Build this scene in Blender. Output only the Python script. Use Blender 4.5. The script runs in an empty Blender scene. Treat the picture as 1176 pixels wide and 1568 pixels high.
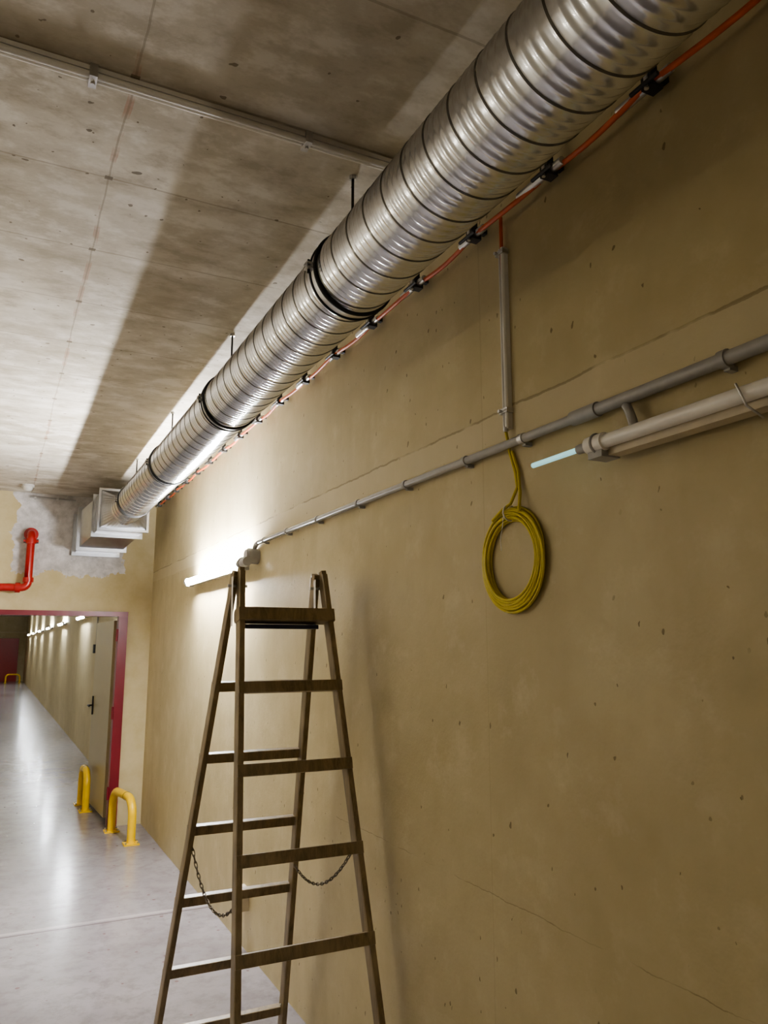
import bpy, math, random
from mathutils import Vector, Matrix
random.seed(7)
H=1.7      # camera height
W=1.41     # right wall plane
CZ=H+1.48  # ceiling
YE=8.15    # end wall
XL=-1.75   # left wall
FAR=43.0
scene=bpy.context.scene
try:
    scene.view_settings.look='AgX - Medium High Contrast'
except Exception as e: print(e)

# ---------------- materials ----------------
class NT:
    def __init__(s,name):
        s.m=bpy.data.materials.new(name); s.m.use_nodes=True
        s.t=s.m.node_tree; s.b=s.t.nodes['Principled BSDF']
    def n(s,typ,**kw):
        nd=s.t.nodes.new(typ)
        for k,v in kw.items(): setattr(nd,k,v)
        return nd
    def put(s,sock,v):
        if isinstance(v,bpy.types.NodeSocket): s.t.links.new(v,sock)
        elif isinstance(v,(tuple,list)):
            sock.default_value=(v+(1,))[:4] if (len(v)==3 and len(sock.default_value)==4) else v
        else: sock.default_value=v
    def math(s,op,a,b=0.0,clamp=False):
        nd=s.n('ShaderNodeMath',operation=op,use_clamp=clamp); s.put(nd.inputs[0],a); s.put(nd.inputs[1],b); return nd.outputs[0]
    def mix(s,f,a,b,bt='MIX'):
        nd=s.n('ShaderNodeMix',data_type='RGBA',blend_type=bt); s.put(nd.inputs[0],f); s.put(nd.inputs[6],a); s.put(nd.inputs[7],b); return nd.outputs[2]
    def coord(s,scale=(1,1,1)):
        tc=s.n('ShaderNodeTexCoord'); mp=s.n('ShaderNodeMapping'); s.t.links.new(tc.outputs['Object'],mp.inputs[0]); mp.inputs['Scale'].default_value=scale; return mp.outputs[0]
    def noise(s,v,scale,detail=4,rough=.55,dist=0):
        nd=s.n('ShaderNodeTexNoise'); s.t.links.new(v,nd.inputs['Vector']); nd.inputs['Scale'].default_value=scale; nd.inputs['Detail'].default_value=detail; nd.inputs['Roughness'].default_value=rough; nd.inputs['Distortion'].default_value=dist; return nd.outputs[0]
    def ramp(s,f,lo,hi):
        nd=s.n('ShaderNodeMapRange'); s.put(nd.inputs[0],f); nd.inputs[1].default_value=lo; nd.inputs[2].default_value=hi; return nd.outputs[0]
    def sep(s,v):
        nd=s.n('ShaderNodeSeparateXYZ'); s.t.links.new(v,nd.inputs[0]); return nd.outputs
    def pores(s,a,b,scale,size,gate,wob=None):
        cb=s.n('ShaderNodeCombineXYZ')
        if wob is not None: a=s.math('ADD',a,wob); b=s.math('SUBTRACT',b,wob)
        s.put(cb.inputs[0],a); s.put(cb.inputs[1],b)
        vo=s.n('ShaderNodeTexVoronoi',voronoi_dimensions='2D'); s.t.links.new(cb.outputs[0],vo.inputs['Vector']); vo.inputs['Scale'].default_value=scale
        c=s.sep(vo.outputs['Color'])
        d=s.math('LESS_THAN',vo.outputs['Distance'],s.math('MULTIPLY',s.math('ADD',c[1],.25),size))
        return s.math('MULTIPLY',d,s.math('GREATER_THAN',c[0],gate))
    def bump(s,h,strength,dist=.01):
        nd=s.n('ShaderNodeBump'); nd.inputs['Strength'].default_value=strength; nd.inputs['Distance'].default_value=dist; s.t.links.new(h,nd.inputs['Height']); s.t.links.new(nd.outputs[0],s.b.inputs['Normal'])
    def line(s,c,pos,w):
        return s.math('LESS_THAN',s.math('ABSOLUTE',s.math('SUBTRACT',c,pos)),w)
    def fin(s,col=None,rough=None,metal=None):
        if col is not None: s.put(s.b.inputs['Base Color'],col)
        if rough is not None: s.put(s.b.inputs['Roughness'],rough)
        if metal is not None: s.put(s.b.inputs['Metallic'],metal)
        return s.m

def simple(name,col,rough=.5,metal=0,var=.25,scale=30,emit=None):
    t=NT(name); v=t.coord(); n=t.noise(v,scale,2)
    dark=tuple(c*(1-var) for c in col)
    c=t.mix(n,dark,tuple(min(1,x*(1+var*.4)) for x in col))
    if emit: t.put(t.b.inputs['Emission Color'],emit[0]); t.b.inputs['Emission Strength'].default_value=emit[1]
    return t.fin(c,rough,metal)

def wall_mat():
    t=NT('painted_concrete_ochre'); v=t.coord(); x,y,z=t.sep(v)
    big=t.noise(v,.9,4,.65); mid=t.noise(v,5,5,.68)
    c=t.mix(t.ramp(big,.32,.68),(.46,.38,.205),(.585,.50,.305))
    streak=t.noise(t.coord((1,2.2,.35)),2.2,3,.6)
    c=t.mix(t.math('MULTIPLY',t.ramp(streak,.50,.70),.30),c,(.40,.33,.18))
    c=t.mix(t.math('MULTIPLY',t.ramp(mid,.5,.72),.36),c,(.41,.335,.17))
    c=t.mix(t.math('MULTIPLY',t.ramp(mid,.46,.30),.4),c,(.65,.57,.38))
    wob=t.math('MULTIPLY',t.noise(v,45,1),.016)
    zs=t.math('MULTIPLY',z,.62)
    p=t.pores(y,zs,11,.048,.84,wob); p2=t.pores(y,zs,23,.075,.90,wob)
    patchy=t.ramp(big,.42,.50)
    pores=t.math('MAXIMUM',p,t.math('MULTIPLY',p2,patchy))
    dn=t.math('MULTIPLY',t.math('SUBTRACT',mid,.5),.03)
    zz=t.math('ADD',z,dn)
    brk=t.ramp(t.noise(v,3.3,3),.42,.5)
    hs=t.math('MULTIPLY',t.math('MAXIMUM',t.line(zz,H+.75,.004),t.math('MULTIPLY',t.line(zz,H-.74,.0014),t.math('LESS_THAN',y,3.3))),brk)
    hs2=t.line(zz,H+.70,.05)
    yy=t.math('ADD',y,t.math('MULTIPLY',dn,.3))
    vs=t.math('MAXIMUM',t.line(yy,2.09,.003),t.line(yy,5.61,.004))
    c=t.mix(t.math('MULTIPLY',hs2,t.math('MULTIPLY',mid,.6)),c,(.68,.60,.42))
    c=t.mix(t.math('MULTIPLY',hs,.5),c,(.15,.10,.04))
    c=t.mix(t.math('MULTIPLY',vs,.15),c,(.25,.19,.08))
    c=t.mix(t.math('MULTIPLY',pores,.72),c,(.14,.10,.04))
    h=t.math('SUBTRACT',t.math('MULTIPLY',mid,.9),t.math('ADD',pores,t.math('MULTIPLY',t.math('MAXIMUM',hs,vs),.8)))
    h=t.math('ADD',h,t.math('MULTIPLY',hs2,.5))
    t.bump(h,.65,.006)
    return t.fin(c,.55)

def endwall_mat():
    t=NT('painted_endwall_with_plaster_patch'); v=t.coord(); x,y,z=t.sep(v)
    mid=t.noise(v,5,4,.65)
    c=t.mix(t.ramp(mid,.3,.7),(.48,.395,.21),(.57,.485,.29))
    d=t.math('MULTIPLY',t.math('SUBTRACT',mid,.5),.3)
    xx=t.math('ADD',x,d); zz=t.math('ADD',z,d)
    m=t.math('MULTIPLY',t.math('GREATER_THAN',xx,.08),t.math('LESS_THAN',xx,1.12))
    m=t.math('MULTIPLY',m,t.math('GREATER_THAN',zz,H+.70))
    g=t.mix(t.ramp(t.noise(v,9,4,.7),.35,.65),(.42,.40,.38),(.66,.63,.61))
    c=t.mix(m,c,g); t.bump(t.math('ADD',mid,m),.3,.006)
    return t.fin(c,.7)

def ceil_mat():
    t=NT('board_formed_concrete_ceiling'); v=t.coord(); x,y,z=t.sep(v)
    big=t.noise(v,1.3,5,.68); st=t.noise(t.coord((1.3,2.2,1)),3.5,5,.68)
    c=t.mix(t.ramp(big,.34,.66),(.43,.385,.30),(.66,.615,.525))
    c=t.mix(t.math('MULTIPLY',t.ramp(st,.50,.62),.6),c,(.80,.765,.70))
    c=t.mix(t.math('MULTIPLY',t.ramp(st,.47,.34),.6),c,(.32,.27,.19))
    dn=t.math('MULTIPLY',t.math('SUBTRACT',big,.5),.03)
    fy=t.math('ABSOLUTE',t.math('SUBTRACT',t.math('FRACT',t.math('ADD',t.math('MULTIPLY',t.math('ADD',y,dn),2.0),.68)),.5))
    sy=t.math('LESS_THAN',fy,.008)
    xd=t.math('ADD',x,dn)
    sx=t.math('MAXIMUM',t.line(xd,.217,.003),t.line(xd,-1.03,.003))
    rb=t.math('MULTIPLY',t.line(xd,.217,.010),t.ramp(t.noise(v,8,2),.48,.6))
    brk=t.ramp(t.noise(v,2.5,2),.34,.46)
    sy=t.math('MULTIPLY',sy,brk)
    tie=t.math('MULTIPLY',t.math('LESS_THAN',fy,.022),t.line(xd,.217,.012))
    wob=t.math('MULTIPLY',t.noise(v,45,1),.016)
    p=t.pores(t.math('MULTIPLY',x,.7),y,9,.060,.84,wob); p2=t.pores(x,y,19,.085,.91,wob)
    pores=t.math('MAXIMUM',t.math('MAXIMUM',p,p2),tie)
    c=t.mix(t.math('MULTIPLY',rb,.45),c,(.42,.19,.11))
    c=t.mix(t.math('MULTIPLY',t.math('MAXIMUM',sy,sx),.45),c,(.22,.17,.11))
    c=t.mix(t.math('MULTIPLY',pores,.8),c,(.12,.09,.05))
    pid=t.math('FLOOR',t.math('ADD',t.math('MULTIPLY',y,2.0),.18))
    wn=t.n('ShaderNodeTexWhiteNoise',noise_dimensions='1D'); t.put(wn.inputs['W'],pid)
    c=t.mix(t.math('MULTIPLY',wn.outputs['Value'],.25),c,(.38,.33,.25))
    h=t.math('SUBTRACT',t.math('MULTIPLY',st,.8),t.math('ADD',pores,t.math('MAXIMUM',sy,sx)))
    t.bump(h,.6,.006)
    return t.fin(c,.75)

def floor_mat():
    t=NT('sealed_concrete_floor'); v=t.coord(); x,y,z=t.sep(v)
    big=t.noise(v,1.3,4,.65); mid=t.noise(v,9,5,.72)
    c=t.mix(t.ramp(big,.3,.7),(.20,.185,.19),(.30,.28,.288))
    c=t.mix(t.math('MULTIPLY',t.ramp(mid,.46,.66),.55),c,(.14,.122,.12))
    j=t.math('MAXIMUM',t.line(y,5.42,.007),t.line(y,12.4,.008)); j=t.math('MAXIMUM',j,t.line(y,-.5,.006))
    hl=t.line(y,5.47,.02)
    sp=t.pores(x,y,8,.08,.75,t.math('MULTIPLY',mid,.02))
    c=t.mix(t.math('MULTIPLY',sp,.6),c,(.12,.05,.04))
    c=t.mix(t.math('MULTIPLY',hl,.35),c,(.50,.47,.45))
    c=t.mix(t.math('MULTIPLY',j,.8),c,(.08,.06,.06))
    t.bump(t.math('SUBTRACT',t.math('MULTIPLY',mid,.7),j),.25,.004)
    r=t.ramp(mid,.2,.8); r=t.math('ADD',t.math('MULTIPLY',r,.16),.11)
    return t.fin(c,r)

def duct_mat():
    t=NT('galvanised_spiral_duct'); v=t.coord()
    uv=t.n('ShaderNodeUVMap'); u_,ph,_=t.sep(uv.outputs[0])
    f=t.math('FRACT',ph)
    seam=t.math('LESS_THAN',f,.045)
    n=t.noise(v,25,2)
    c=t.mix(n,(.60,.61,.625),(.73,.74,.755))
    c=t.mix(seam,c,(.13,.12,.10))
    return t.fin(c,.23,t.math('SUBTRACT',1.0,t.math('MULTIPLY',seam,.6)))

def wood_mat():
    t=NT('worn_ladder_wood'); v=t.coord((1,1,.12)); n=t.noise(v,45,4,.7,.5); b=t.noise(t.coord(),6,2)
    c=t.mix(t.ramp(n,.3,.7),(.14,.10,.05),(.29,.22,.115)); c=t.mix(t.math('MULTIPLY',t.ramp(b,.5,.7),.5),c,(.36,.28,.16))
    t.bump(n,.3,.002); return t.fin(c,.40)

M=dict(
 wall=wall_mat(),endw=endwall_mat(),ceil=ceil_mat(),floor=floor_mat(),duct=duct_mat(),wood=wood_mat(),
 leftw=simple('pale_painted_wall',(.56,.52,.43),.5,0,.1,4),
 sheet=simple('galvanised_sheet',(.50,.51,.53),.28,1,.2,20),
 steel=simple('zinc_steel',(.62,.61,.59),.36,1,.25,60),
 rubber=simple('black_rubber',(.015,.015,.015),.45),
 blackm=simple('black_plastic_clamp',(.02,.018,.015),.5),
 orange=simple('orange_cable',(.58,.12,.035),.45),
 grey=simple('grey_pvc_conduit',(.38,.37,.35),.36,0,.2,25),
 lightgrey=simple('light_grey_conduit',(.66,.64,.60),.33,0,.1,25),
 white=simple('white_lamp_plastic',(.82,.79,.73),.28,0,.08),
 lampbase=simple('lamp_reflector_beige',(.56,.49,.36),.35,0,.1),
 cyan=simple('cyan_tube_end_painted_glow',(.45,.80,.80),.25,0,.05,30,((.45,.9,.95),.6)),  # end of the unlit tube; its emission stands in for reflected light
 yellow=simple('yellow_cable',(.62,.50,.02),.4,0,.25,60),
 yelpaint=simple('yellow_enamel',(.82,.52,.015),.35,0,.2,12),
 redpaint=simple('red_enamel_pipe',(.38,.020,.016),.3,0,.2,14),
 darkred=simple('dark_red_frame_paint',(.18,.014,.024),.32,0,.2,10),
 leaf=simple('beige_door_paint',(.40,.34,.19),.3,0,.1,6),
 navy=simple('dark_blue_strip',(.02,.025,.07),.5),
 detector=simple('off_white_plastic',(.6,.58,.53),.4),
 chain=simple('old_chain_steel',(.16,.13,.09),.45,.8),
)
def tube_emit(name,s,col=(.90,.95,1.0)):
    t=NT(name); t.put(t.b.inputs['Emission Color'],col); t.b.inputs['Emission Strength'].default_value=s
    return t.fin((.9,.9,.9),.4)
M['lit']=tube_emit('lit_fluorescent_tube',820,(.95,.95,.98))
M['litfar']=tube_emit('lit_fluorescent_tube_corridor',280)
M['litwarm']=tube_emit('lit_fluorescent_tube_warm',310,(1,.91,.75))
M['litweak']=tube_emit('added_highlight_tube',45,(1,.95,.84))  # weak tube for the added left-wall light

# ---------------- mesh builder ----------------
class B:
    def __init__(s,name): s.name=name; s.v=[];s.f=[];s.mi=[];s.sm=[];s.mats=[]
    def mid(s,m):
        m=M[m]
        if m not in s.mats: s.mats.append(m)
        return s.mats.index(m)
    def add(s,vs,fs,m,smooth=False):
        o=len(s.v); s.v+=[tuple(p) for p in vs]; i=s.mid(m)
        for f in fs: s.f.append(tuple(o+k for k in f)); s.mi.append(i); s.sm.append(smooth)
    def box(s,a,b,m,bev=0):
        x0,y0,z0=[min(p,q) for p,q in zip(a,b)]; x1,y1,z1=[max(p,q) for p,q in zip(a,b)]
        vs=[(x0,y0,z0),(x1,y0,z0),(x1,y1,z0),(x0,y1,z0),(x0,y0,z1),(x1,y0,z1),(x1,y1,z1),(x0,y1,z1)]
        s.add(vs,[(0,3,2,1),(4,5,6,7),(0,1,5,4),(1,2,6,5),(2,3,7,6),(3,0,4,7)],m)
    def beam(s,p,q,side,w,d,m):
        p=Vector(p);q=Vector(q);ax=(q-p).normalized();sd=Vector(side);sd=(sd-ax*sd.dot(ax)).normalized();n=ax.cross(sd)
        vs=[];c=.12
        prof=[(-.5+c*d/w*.3,-.5),(.5-c*d/w*.3,-.5),(.5,-.5+c),(.5,.5-c),(.5-c*d/w*.3,.5),(-.5+c*d/w*.3,.5),(-.5,.5-c),(-.5,-.5+c)]
        for e in (p,q):
            for a,b in prof: vs.append(e+sd*(a*w)+n*(b*d))
        k=len(prof); fs=[(i,(i+1)%k,k+(i+1)%k,k+i) for i in range(k)]+[tuple(range(k))[::-1],tuple(range(k,2*k))]
        s.add(vs,fs,m)
    def tube(s,pts,r,m,n=14,closed=False,caps=True):
        pts=[Vector(p) for p in pts]; N=len(pts); rr=r if isinstance(r,(list,tuple)) else [r]*N
        vs=[];prev=None
        for i,p in enumerate(pts):
            if closed: t=(pts[(i+1)%N]-pts[i-1]).normalized()
            else: t=(pts[min(i+1,N-1)]-pts[max(i-1,0)]).normalized()
            if prev is None:
                a=Vector((0,0,1)) if abs(t.z)<.9 else Vector((1,0,0)); u=(a-t*a.dot(t)).normalized()
            else: u=(prev-t*prev.dot(t)).normalized()
            prev=u; w=t.cross(u)
            for k in range(n):
                a=2*math.pi*k/n; vs.append(p+(u*math.cos(a)+w*math.sin(a))*rr[i])
        fs=[]
        for i in range(N if closed else N-1):
            j=(i+1)%N
            for k in range(n): fs.append((i*n+k,i*n+(k+1)%n,j*n+(k+1)%n,j*n+k))
        s.add(vs,fs,m,True)
        if caps and not closed: s.add(vs[:n],[tuple(range(n))[::-1]],m); s.add(vs[-n:],[tuple(range(n))],m)
    def ring(s,c,axis,R,r,m,N=40,n=8,a0=0,a1=None):
        ax=Vector(axis).normalized(); a=Vector((0,0,1)) if abs(ax.z)<.9 else Vector((1,0,0)); u=(a-ax*a.dot(ax)).normalized(); w=ax.cross(u); c=Vector(c)
        s.tube([c+(u*math.cos(2*math.pi*i/N)+w*math.sin(2*math.pi*i/N))*R for i in range(N)],r,m,n,closed=True)
    def make(s):
        me=bpy.data.meshes.new(s.name); me.from_pydata(s.v,[],s.f)
        for mt in s.mats: me.materials.append(mt)
        me.polygons.foreach_set('material_index',s.mi); me.polygons.foreach_set('use_smooth',s.sm); me.update()
        o=bpy.data.objects.new(s.name,me); scene.collection.objects.link(o); return o
def bez(p0,p1,p2,n=10):
    p0,p1,p2=map(Vector,(p0,p1,p2)); return [p0*(1-t)**2+p1*2*t*(1-t)+p2*t*t for t in [i/n for i in range(n+1)]]

# ---------------- room shell ----------------
BK=-8
b=B('floor'); b.box((XL-.2,BK-.2,-.2),(W+.2,FAR+.2,0),'floor'); b.make()
b=B('ceiling'); b.box((XL-.2,BK-.2,CZ),(W+.2,FAR+.2,CZ+.2),'ceil'); b.make()
b=B('wall_right'); b.box((W,BK,0),(W+.2,FAR,CZ),'wall'); b.make()
b=B('wall_left'); b.box((XL-.2,BK,0),(XL,FAR,CZ),'leftw'); b.make()
b=B('wall_back'); b.box((XL,BK-.2,0),(W,BK,CZ),'leftw'); b.make()
b=B('wall_far'); b.box((XL,FAR,0),(W,FAR+.2,CZ),'wall'); b.make()
DZ=H+.33; DXr=1.17; DXl=-1.35; WT=.28
b=B('wall_end')
b.box((DXr,YE,0),(W,YE+WT,CZ),'endw'); b.box((XL,YE,0),(DXl,YE+WT,CZ),'endw'); b.box((DXl,YE,DZ),(DXr,YE+WT,CZ),'endw'); b.make()
b=B('door_1_frame')
for x0,x1 in ((DXr-.075,DXr+.012),(DXl-.012,DXl+.075)):
    b.box((x0,YE-.025,0),(x1,YE+.10,DZ+.01),'darkred')
for x0,x1 in ((DXr-.045,DXr-.0),(DXl,DXl+.045)):
    b.box((x0,YE+.10,0),(x1,YE+WT+.02,DZ-.02),'darkred')
b.box((DXl-.012,YE-.03,DZ-.035),(DXr+.012,YE+.10,DZ+.012),'darkred')
b.box((DXl,YE+.10,DZ-.03),(DXr,YE+WT,DZ),'darkred')
for z in (.25,1.0,1.75): b.tube([(DXr-.085,YE-.03,z),(DXr-.085,YE-.03,z+.12)],.012,'darkred')
b.make()
b=B('door_1')
p=Vector((1.12,YE+WT+.03,0)); q=Vector((1.07,YE+WT+1.08,0))
b.beam(p+Vector((0,0,.01+.985)),q+Vector((0,0,.01+.985)),(0,0,1),1.94,.05,'leaf')
h=p.lerp(q,.93)+Vector((-.03,0,1.05))
b.box(h+Vector((-.008,-.02,-.1)),h+Vector((.008,.02,.1)),'blackm'); b.tube([h,h+Vector((-.05,0,0)),h+Vector((-.05,-.12,0))],.01,'blackm')
b.make()
b=B('door_2'); b.box((-1.2,FAR-.06,0),(1.1,FAR-.002,2.1),'redpaint'); b.box((-.07,FAR-.08,0),(-.03,FAR-.05,2.1),'blackm'); b.make()

# ---------------- spiral duct (mesh rows follow the helix) ----------------
DX,DZc,DR=.911,H+1.137,.127
def spiral(y0,y1,pitch=.108,n=64,ns=24):
    N=int((y1-y0)/pitch*ns); vs=[];uv=[]
    def prof(f):
        h=0
        if f<.0834: h+=.0026*math.sin(math.pi*f/.0834)
        for c in (.3125,.5416,.7708):
            d=abs(f-c)/.0834
            if d<1: h+=.0026*(.5+.5*math.cos(math.pi*d))
        return h
    for i in range(N+1):
        r=DR+prof((i%ns)/ns)
        for k in range(n+1):
            a=2*math.pi*k/n; y=y0+(i/ns-k/n)*pitch
            vs.append((DX+r*math.cos(a),y,DZc+r*math.sin(a))); uv.append((k/n,i/ns+.0001))
    fs=[(i*(n+1)+k,(i+1)*(n+1)+k,(i+1)*(n+1)+k+1,i*(n+1)+k+1) for i in range(N) for k in range(n)]
    return vs,fs,uv
vs,fs,uv=spiral(-1.6,6.80)
me=bpy.data.meshes.new('spiral_air_duct'); me.from_pydata(vs,[],fs); me.materials.append(M['duct'])
l=me.uv_layers.new(name='UVMap'); flat=[]
for lp in me.loops: flat+=uv[lp.vertex_index]
l.data.foreach_set('uv',flat); me.polygons.foreach_set('use_smooth',[True]*len(me.polygons)); me.update()
duct=bpy.data.objects.new('spiral_air_duct',me); scene.collection.objects.link(duct)
def child(builder,parent):
    o=builder.make(); o.parent=parent; return o
for y in (-.75,.65,2.05,3.46,4.86,6.25):
    b=B('coupling_clamp')
    for dy,r in ((-.018,.0065),(.020,.0055)): b.ring((DX,y+dy,DZc),(0,1,0),DR+.004,r,'rubber',64)
    n=64; vv=[]
    for yy in (y-.012,y+.014):
        for k in range(n): a=2*math.pi*k/n; vv.append((DX+(DR+.005)*math.cos(a),yy,DZc+(DR+.005)*math.sin(a)))
    b.add(vv,[(k,(k+1)%n,n+(k+1)%n,n+k) for k in range(n)],'steel',True)
    b.box((DX-DR-.028,y-.013,DZc-.010),(DX-DR+.002,y+.013,DZc-.004),'steel'); b.box((DX-DR-.028,y-.013,DZc+.004),(DX-DR+.002,y+.013,DZc+.010),'steel')
    b.tube([(DX-DR-.018,y,DZc-.022),(DX-DR-.018,y,DZc+.022)],.004,'blackm',8)
    b.tube([(DX,y,DZc+DR),(DX,y,CZ)],.0048,'blackm',8); b.tube([(DX,y,CZ-.012),(DX,y,CZ)],.012,'steel',6); b.tube([(DX,y,DZc+DR),(DX,y,DZc+DR+.02)],.010,'steel',6)
    child(b,duct)
b=B('rectangular_duct_box')
n=48; vv=[]
x0,x1,z0,z1=.735,1.125,H+1.01,H+1.34
for k in range(n):
    a=2*math.pi*k/n; vv.append((DX+DR*math.cos(a),6.62,DZc+DR*math.sin(a)))
cx,cz=(x0+x1)/2,(z0+z1)/2
for k in range(n):
    a=2*math.pi*k/n; c,s_=math.cos(a),math.sin(a); m=max(abs(c),abs(s_)); vv.append((cx+(x1-x0)/2*c/m,6.98,cz+(z1-z0)/2*s_/m))
b.add(vv,[(k,(k+1)%n,n+(k+1)%n,n+k) for k in range(n)],'sheet')
b.box((x0,6.98,z0),(x1,7.35,z1),'sheet')
def flange(y,x0,x1,z0,z1,t=.03):
    b.box((x0-t,y-.012,z0-t),(x1+t,y+.012,z0),'sheet'); b.box((x0-t,y-.012,z1),(x1+t,y+.012,z1+t),'sheet')
    b.box((x0-t,y-.012,z0),(x0,y+.012,z1),'sheet'); b.box((x1,y-.012,z0),(x1+t,y+.012,z1),'sheet')
flange(6.98,x0,x1,z0,z1,.02); flange(7.36,x0,x1,z0,z1)
X0,X1,Z0,Z1=.64,1.03,H+.91,H+1.26
vv=[(x0,7.35,z0),(x1,7.35,z0),(x1,7.35,z1),(x0,7.35,z1),(X0,7.62,Z0),(X1,7.62,Z0),(X1,7.62,Z1),(X0,7.62,Z1)]
b.add(vv,[(0,1,5,4),(1,2,6,5),(2,3,7,6),(3,0,4,7)],'sheet')
b.box((X0,7.62,Z0),(X1,YE-.001,Z1),'sheet'); flange(7.64,X0,X1,Z0,Z1); flange(YE-.05,X0,X1,Z0,Z1)
child(b,duct)

# ---------------- orange cable run ----------------
b=B('orange_cable_on_clamps')
xo,zo=W-.047,H+1.385
ys=[1.232+.405*k for k in range(-5,17)]
pts=[]
for i in range(len(ys)-1):
    for j in range(8):
        t=j/8; y=ys[i]+.405*t; pts.append((xo+.006*math.sin(y*9),y,zo-.010*math.sin(math.pi*t)))
b.tube(pts,.0082,'orange',10)
for i,y in enumerate(ys):
    e=(.15,.085,.12)[i%3]
    b.tube([(xo,y-.06,zo),(xo,y+e,zo)],.0128,'steel',10)
    b.box((xo-.022,y-.017,zo-.020),(xo+.018,y+.017,zo+.020),'blackm')
    b.box((xo-.008,y-.011,zo+.012),(W-.0005,y+.011,zo+.028),'blackm')
    b.box((xo-.012,y-.012,zo+.012),(xo+.006,y+.012,zo+.080),'blackm')
    b.tube([(xo-.022,y,zo-.024),(xo-.022,y,zo+.03)],.006,'steel',8)
    b.tube([(xo-.03,y-.045,zo-.014),(xo-.03,y+.045,zo-.014)],.006,'blackm',8)
b.make()

# ---------------- ceiling cross conduit ----------------
b=B('cross_conduit')
zc=CZ-.024
b.box((XL+.01,1.915,CZ-.014),(1.30,1.945,CZ-.0005),'lightgrey'); b.tube([(XL+.01,1.920,zc),(1.34,1.920,zc)],.0095,'lightgrey',12)
b.tube([(XL+.01,1.942,zc+.004),(1.34,1.942,zc+.004)],.0075,'white',12)
for x in (-1.65,-1.06,-.47,.117,.708,1.27):
    b.box((x-.010,1.905,zc-.012),(x+.010,1.955,CZ-.0005),'steel'); b.tube([(x,1.93,zc-.02),(x,1.93,zc)],.006,'steel',6); b.ring((x,1.925,zc),(1,0,0),.0105,.003,'steel',20)
b.make()
b=B('drop_conduit')
ys_=1.93
b.tube([(W-.016,ys_,H+1.40),(W-.016,ys_,H+1.30),(W-.014,ys_,H+1.20)],.006,'orange',10)
b.box((W-.016,ys_-.013,H+.675),(W-.0005,ys_+.013,H+1.29),'lightgrey')
b.tube([(W-.017,ys_-.006,H+.675),(W-.017,ys_-.006,H+1.29)],.0065,'white',10)
b.tube([(W-.017,ys_+.008,H+.675),(W-.017,ys_+.008,H+1.29)],.0055,'lightgrey',10)
for z in (H+1.275,H+.735):
    b.box((W-.026,ys_-.018,z-.008),(W-.0005,ys_+.024,z+.008),'steel'); b.tube([(W-.036,ys_+.014,z),(W-.01,ys_+.014,z)],.006,'steel',6); b.ring((W-.018,ys_-.004,z),(0,0,1),.011,.003,'steel',16)
b.tube([(W-.02,ys_-.002,H+.665),(W-.02,ys_-.002,H+.68)],.008,'steel',10)
b.make()

# ---------------- horizontal wall conduit ----------------
b=B('pipe_conduit'); px,pz=W-.030,H+.618
b.tube([(px,-3,pz),(px,1.56,pz)],.0165,'grey',18); b.tube([(px,1.50,pz),(px,1.60,pz)],.0205,'grey',18)
b.tube([(px,1.6,pz),(px,4.45,pz)]+bez((px,4.45,pz),(px,4.55,pz),(px,4.55,pz-.05),6),.0135,'grey',16)
for y in (.35,1.1,1.83,2.15,2.58,3.02,3.5,3.95,4.35):
    r=.018 if y<1.56 else .014
    b.tube([(px,y-.010,pz),(px,y+.010,pz)],r+.003,'steel' if y==1.83 else 'grey',16); b.box((px+.004,y-.008,pz-r-.008),(W-.0005,y+.008,pz-r+.004),'grey')
b.make()

# ---------------- tube lamps ----------------
def lamp(y0,L,lit,name='fluorescent_lamp',mat='lit'):
    b=B(name); x,z=W-.085,H+.505; y1=y0+L
    b.tube([(x,y0+.06,z),(x,y1-.06,z)],.0175,mat if lit else 'white',12 if lit else 18)
    b.box((x+.012,y0+.02,z-.034),(x+.050,y1-.02,z-.010),'lampbase')
    b.box((x+.03,y0+.04,z-.03),(x+.05,y1-.04,z+.012),'lampbase')
    for ya,yb in ((y0,y0+.06),(y1-.06,y1)):
        b.tube([(x,ya,z),(x,yb,z)],.023,'steel' if lit else 'white',18); b.ring((x,(ya+yb)/2,z),(0,1,0),.0235,.004,'grey',24)
        b.box((x-.01,ya+.005,z-.038),(x+.05,yb-.005,z-.018),'grey')
    for yb in (y0+.14,y1-.14):
        b.box((x+.04,yb-.02,z-.02),(W-.0005,yb+.02,z+.02),'grey')
    return b
b=lamp(0.0,1.48,False)
x,z=W-.085,H+.505
b.tube([(x-.002,1.47,z),(x-.002,1.71,z-.002)],.0075,'cyan',12)
b.tube([(x,1.475,z),(x,1.52,z)],.013,'grey',14)
b.tube(bez((px,1.40,pz-.018),(px,1.38,pz-.05),(x+.04,1.36,z+.01),8),.012,'grey',12)
b.tube([(x-.02,1.02,z+.02),(x-.022,1.01,z-.0),(x-.02,1.0,z-.03),(x+.03,1.0,z-.05)],.0025,'steel',8)
b.make()
b=lamp(4.62,1.55,True)
b.tube([(W-.002,4.56,H+.545),(W-.07,4.56,H+.545)],.048,'grey',24); b.tube([(W-.07,4.56,H+.545),(W-.082,4.56,H+.545)],.040,'grey',24)
b.tube([(W-.085,4.50,H+.505),(W-.085,4.64,H+.505)],.028,'grey',18); b.ring((W-.085,4.60,H+.505),(0,1,0),.030,.006,'grey',24)
b.make()
lamp(-3.9,1.5,True,mat='litwarm').make()
for k in range(7):
    lamp(9.2+4.6*k,1.5,True,mat='litfar').make()
def lampL(y0,mat):
    o=lamp(y0,1.5,True,mat=mat)
    o.v=[(XL+(W-a),c,d) for a,c,d in o.v]; o.f=[f[::-1] for f in o.f]; o.make()
for y in (3.2,): lampL(y,'litweak')  # unseen left-wall lamp, added to put a highlight along the duct

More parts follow.
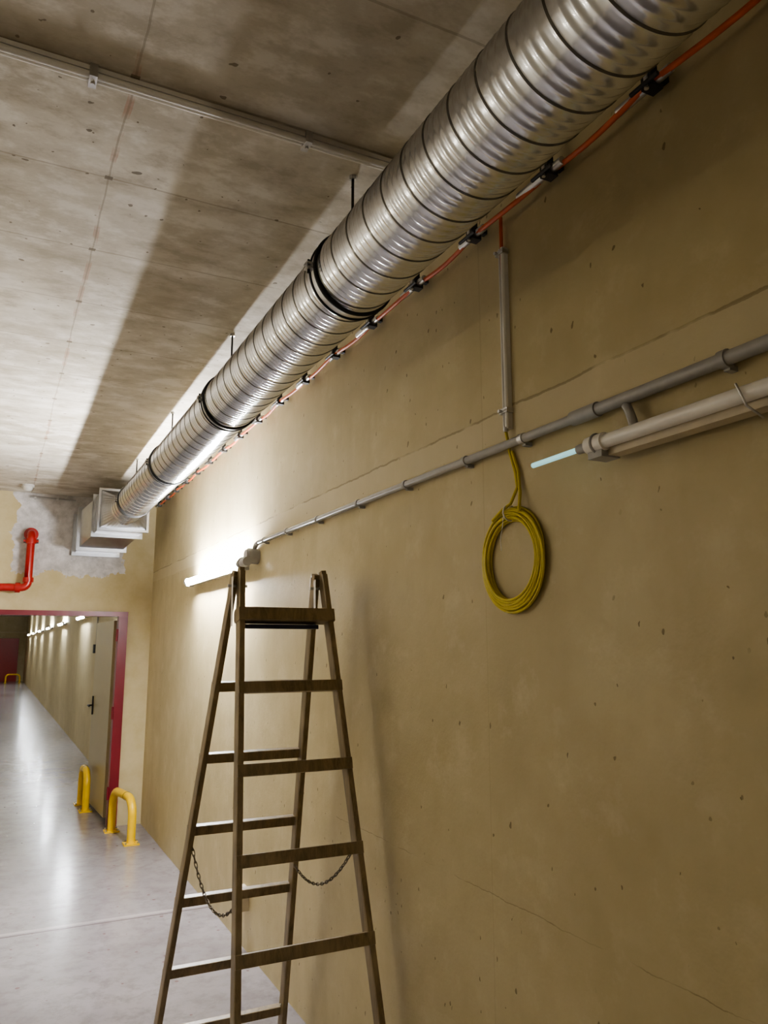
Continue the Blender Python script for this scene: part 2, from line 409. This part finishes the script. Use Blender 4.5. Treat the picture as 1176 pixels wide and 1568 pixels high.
# ---------------- yellow coil ----------------
b=B('yellow_cable_coil'); cy,cz=1.925,H+.262
for t in range(15):
    r=.121+.036*((t*7)%15)/15; xx=W-.007-.019*((t*4)%15)/15; ph=random.random()*6; e=.004*random.random()+.001
    oy,oz=random.uniform(-.003,.003),random.uniform(-.003,.003)
    b.tube([(xx+.002*math.sin(a*2+ph),cy+oy+(r+e*math.sin(2*a+ph))*math.cos(a),cz+oz+(r+e*math.sin(2*a+ph))*1.03*math.sin(a)) for a in [2*math.pi*k/56 for k in range(56)]],.0045,'yellow',8,closed=True)
b.tube([(W-.018,1.93,H+.665),(W-.010,1.925,H+.60),(W-.009,1.90,H+.53),(W-.014,1.885,H+.48),(W-.03,1.90,H+.43),(W-.035,1.94,H+.415),(W-.036,1.99,H+.39)],.005,'yellow',8)
b.tube([(W-.008,1.915,H+.60),(W-.009,1.885,H+.53),(W-.016,1.87,H+.46),(W-.030,1.86,H+.40)],.005,'yellow',8)
b.ring((W-.021,cy-.005,cz+.143),(0,1,0),.024,.0028,'white',20,6)
b.tube([(W-.045,cy-.005,cz+.13),(W-.045,cy+.0,cz+.10),(W-.04,cy+.02,cz+.06),(W-.03,cy+.03,cz+.03)],.0015,'white',6)
b.make()

# ---------------- ladder ----------------
lad=B('wooden_step_ladder')
topZ=H+.30
AL=(Vector((.885,3.09,topZ)),Vector((.783,2.60,0))); AR=(Vector((1.245,3.09,topZ)),Vector((1.345,2.60,0)))
BL=(Vector((.868,3.12,topZ-.01)),Vector((.722,3.62,0))); BR=(Vector((1.222,3.12,topZ-.01)),Vector((1.29,3.62,0)))
for (p,q) in (AL,AR,BL,BR):
    lad.beam(q,p,(1,0,0),.025,.055,'wood')
    d=(p-q).normalized(); lad.beam(p-d*.001,p+d*.018,(1,0,0),.023,.036,'wood')
def rung(L,R,t,hh=.044,dp=.028,fwd=0,ext=.012):
    a=L[0].lerp(L[1],t); c=R[0].lerp(R[1],t); x=(c-a).normalized(); up=(L[0]-L[1]).normalized(); n=x.cross(up)
    lad.beam(a-x*ext+n*fwd,c+x*ext+n*fwd,up,hh,dp,'wood')
for t in (.23,.378,.527,.676,.825,.955): rung(AL,AR,t,fwd=.018); rung(BL,BR,t,.040,fwd=-.014)
rung(AL,AR,.088,.055,.075,fwd=.0,ext=.016)
a=AL[0].lerp(AL[1],.110); c=AR[0].lerp(AR[1],.110); lad.beam(a+Vector((.02,.02,0)),c+Vector((-.05,.02,0)),(0,0,1),.018,.05,'navy')
for x in (.876,1.234):
    lad.tube([(x-.04,3.105,topZ-.055),(x+.04,3.105,topZ-.055)],.006,'steel',8)
    for sx in (-.028,.022): lad.beam((x+sx,3.085,topZ-.02),(x+sx,3.075,topZ-.22),(1,0,0),.003,.022,'steel')
for (p,q) in (AL,AR,BL,BR):
    d=q+(p-q)*.06; lad.tube([d+Vector((-.018,0,0)),d+Vector((.018,0,0))],.005,'steel',8)
def chain(p,q,sag):
    p=Vector(p);q=Vector(q);N=26
    pts=[p.lerp(q,i/N)-Vector((0,0,sag*4*(i/N)*(1-i/N))) for i in range(N+1)]
    for i in range(N):
        a,c=pts[i],pts[i+1]; m=(a+c)/2; t=(c-a).normalized(); L=(c-a).length*.72
        s0=Vector((1,0,0)) if i%2 else t.cross(Vector((1,0,0))).normalized()
        s0=(s0-t*s0.dot(t)).normalized()
        lad.tube([m+t*L*math.cos(u)+s0*.0055*math.sin(u) for u in [2*math.pi*k/10 for k in range(10)]],.0022,'chain',5,closed=True)
def at(R,t): return R[0].lerp(R[1],t)
chain(at(BL,.55)+Vector((0.01,0,0)),at(AL,.60)+Vector((0.0,.03,0)),.12)
chain(at(AR,.535)+Vector((-.01,.03,0)),at(BR,.62)+Vector((-.01,-.03,0)),.10)
lad.make()

# ---------------- yellow guard hoops ----------------
def hoop(p0,p1,h,r=.036):
    b=B('yellow_guard_hoop'); R=.14; n=8
    p0=Vector(p0+(0,));p1=Vector(p1+(0,));L=(p1-p0).length;e=(p1-p0)/L
    prof=[(0,0),(0,h-R)]+[(R-R*math.cos(a),h-R+R*math.sin(a)) for a in [math.pi/2*i/n for i in range(1,n+1)]]
    prof+=[(L-R+R*math.sin(a),h-R+R*math.cos(a)) for a in [math.pi/2*i/n for i in range(0,n+1)]]+[(L,0)]
    b.tube([p0+e*s+Vector((0,0,z)) for s,z in prof],r,'yelpaint',18)
    for c in (p0,p1):
        b.box(c+Vector((-.065,-.065,0)),c+Vector((.065,.065,.012)),'yelpaint')
        for dx in (-.05,.05):
            for dy in (-.05,.05): b.tube([c+Vector((dx,dy,.01)),c+Vector((dx,dy,.026))],.008,'steel',6)
    b.ring(p0+e*(R+.04)+Vector((0,0,h-.0)),e,r-.001,.003,'blackm',20)
    b.make()
hoop((1.20,7.36),(1.11,7.93),.375); hoop((.985,8.98),(.975,9.40),.40); hoop((.6,41.0),(1.2,41.0),.4)

# ---------------- red pipe ----------------
b=B('red_sprinkler_pipe'); x=.24; y=YE-.13
zt,zb=H+1.02,H+.545
b.tube([(x,YE-.001,zt+.05),(x,YE-.08,zt+.05)]+bez((x,YE-.08,zt+.05),(x,y,zt+.05),(x,y,zt-.02),6)+[(x,y,zb+.06)]+bez((x,y,zb+.06),(x,y,zb),(x-.07,y,zb),6)+[(x-.12,y,zb),(XL+.01,y,zb-.01)],.036,'redpaint',20)
for c,ax in (((x,y,zt-.03),(0,0,1)),((x,y,zb+.075),(0,0,1)),((x-.085,y,zb),(1,0,0))):
    c=Vector(c);a=Vector(ax); b.tube([c-a*.022,c+a*.022],.048,'redpaint',20)
b.tube([(x,YE-.001,zt+.05),(x,YE-.015,zt+.05)],.065,'redpaint',24)
for sx in (-1,1): b.tube([(x+sx*.056,y-.0,zt-.05),(x+sx*.056,y,zt-.01)],.009,'blackm',8); b.box((x+sx*.035,y-.012,zt-.04),(x+sx*.066,y+.012,zt-.02),'redpaint')
b.make()
b=B('smoke_detector'); X_=.17;Y_=7.75
b.tube([(X_,Y_,CZ),(X_,Y_,CZ-.02)],.055,'detector',24); b.tube([(X_,Y_,CZ-.02),(X_,Y_,CZ-.045),(X_,Y_,CZ-.06)],[.045,.04,.02],'detector',24)
b.make()
b=B('end_conduit'); b.tube([(.2,YE-.02,CZ-.045),(.62,YE-.02,CZ-.05)],.010,'grey',10)
for x in (.25,.45): b.box((x-.01,YE-.035,CZ-.06),(x+.01,YE-.0005,CZ-.03),'steel')
b.make()
b=B('light_switch_with_drop_pipe'); b.tube([(W-.02,12.6,H+.5),(W-.02,12.6,H+.02)],.012,'grey',8); b.box((W-.06,12.55,H-.10),(W-.0005,12.65,H+.03),'blackm'); b.make()
b=B('power_socket'); b.box((W-.05,4.55,.22),(W-.0005,4.65,.34),'lampbase'); b.tube([(W-.05,4.6,.28),(W-.065,4.6,.28)],.03,'grey',16); b.make()

# ---------------- world, camera ----------------
w=bpy.data.worlds.new('world'); scene.world=w; w.use_nodes=True
w.node_tree.nodes['Background'].inputs[0].default_value=(0,0,0,1)
cd=bpy.data.cameras.new('camera'); cam=bpy.data.objects.new('camera',cd); scene.collection.objects.link(cam)
cam.location=(0,0,H); cam.rotation_euler=(math.radians(90+9.9),0,math.radians(-26.5))
cd.sensor_fit='VERTICAL'; cd.sensor_height=36; cd.lens=1180/1568*36; cd.clip_start=.02
scene.camera=cam
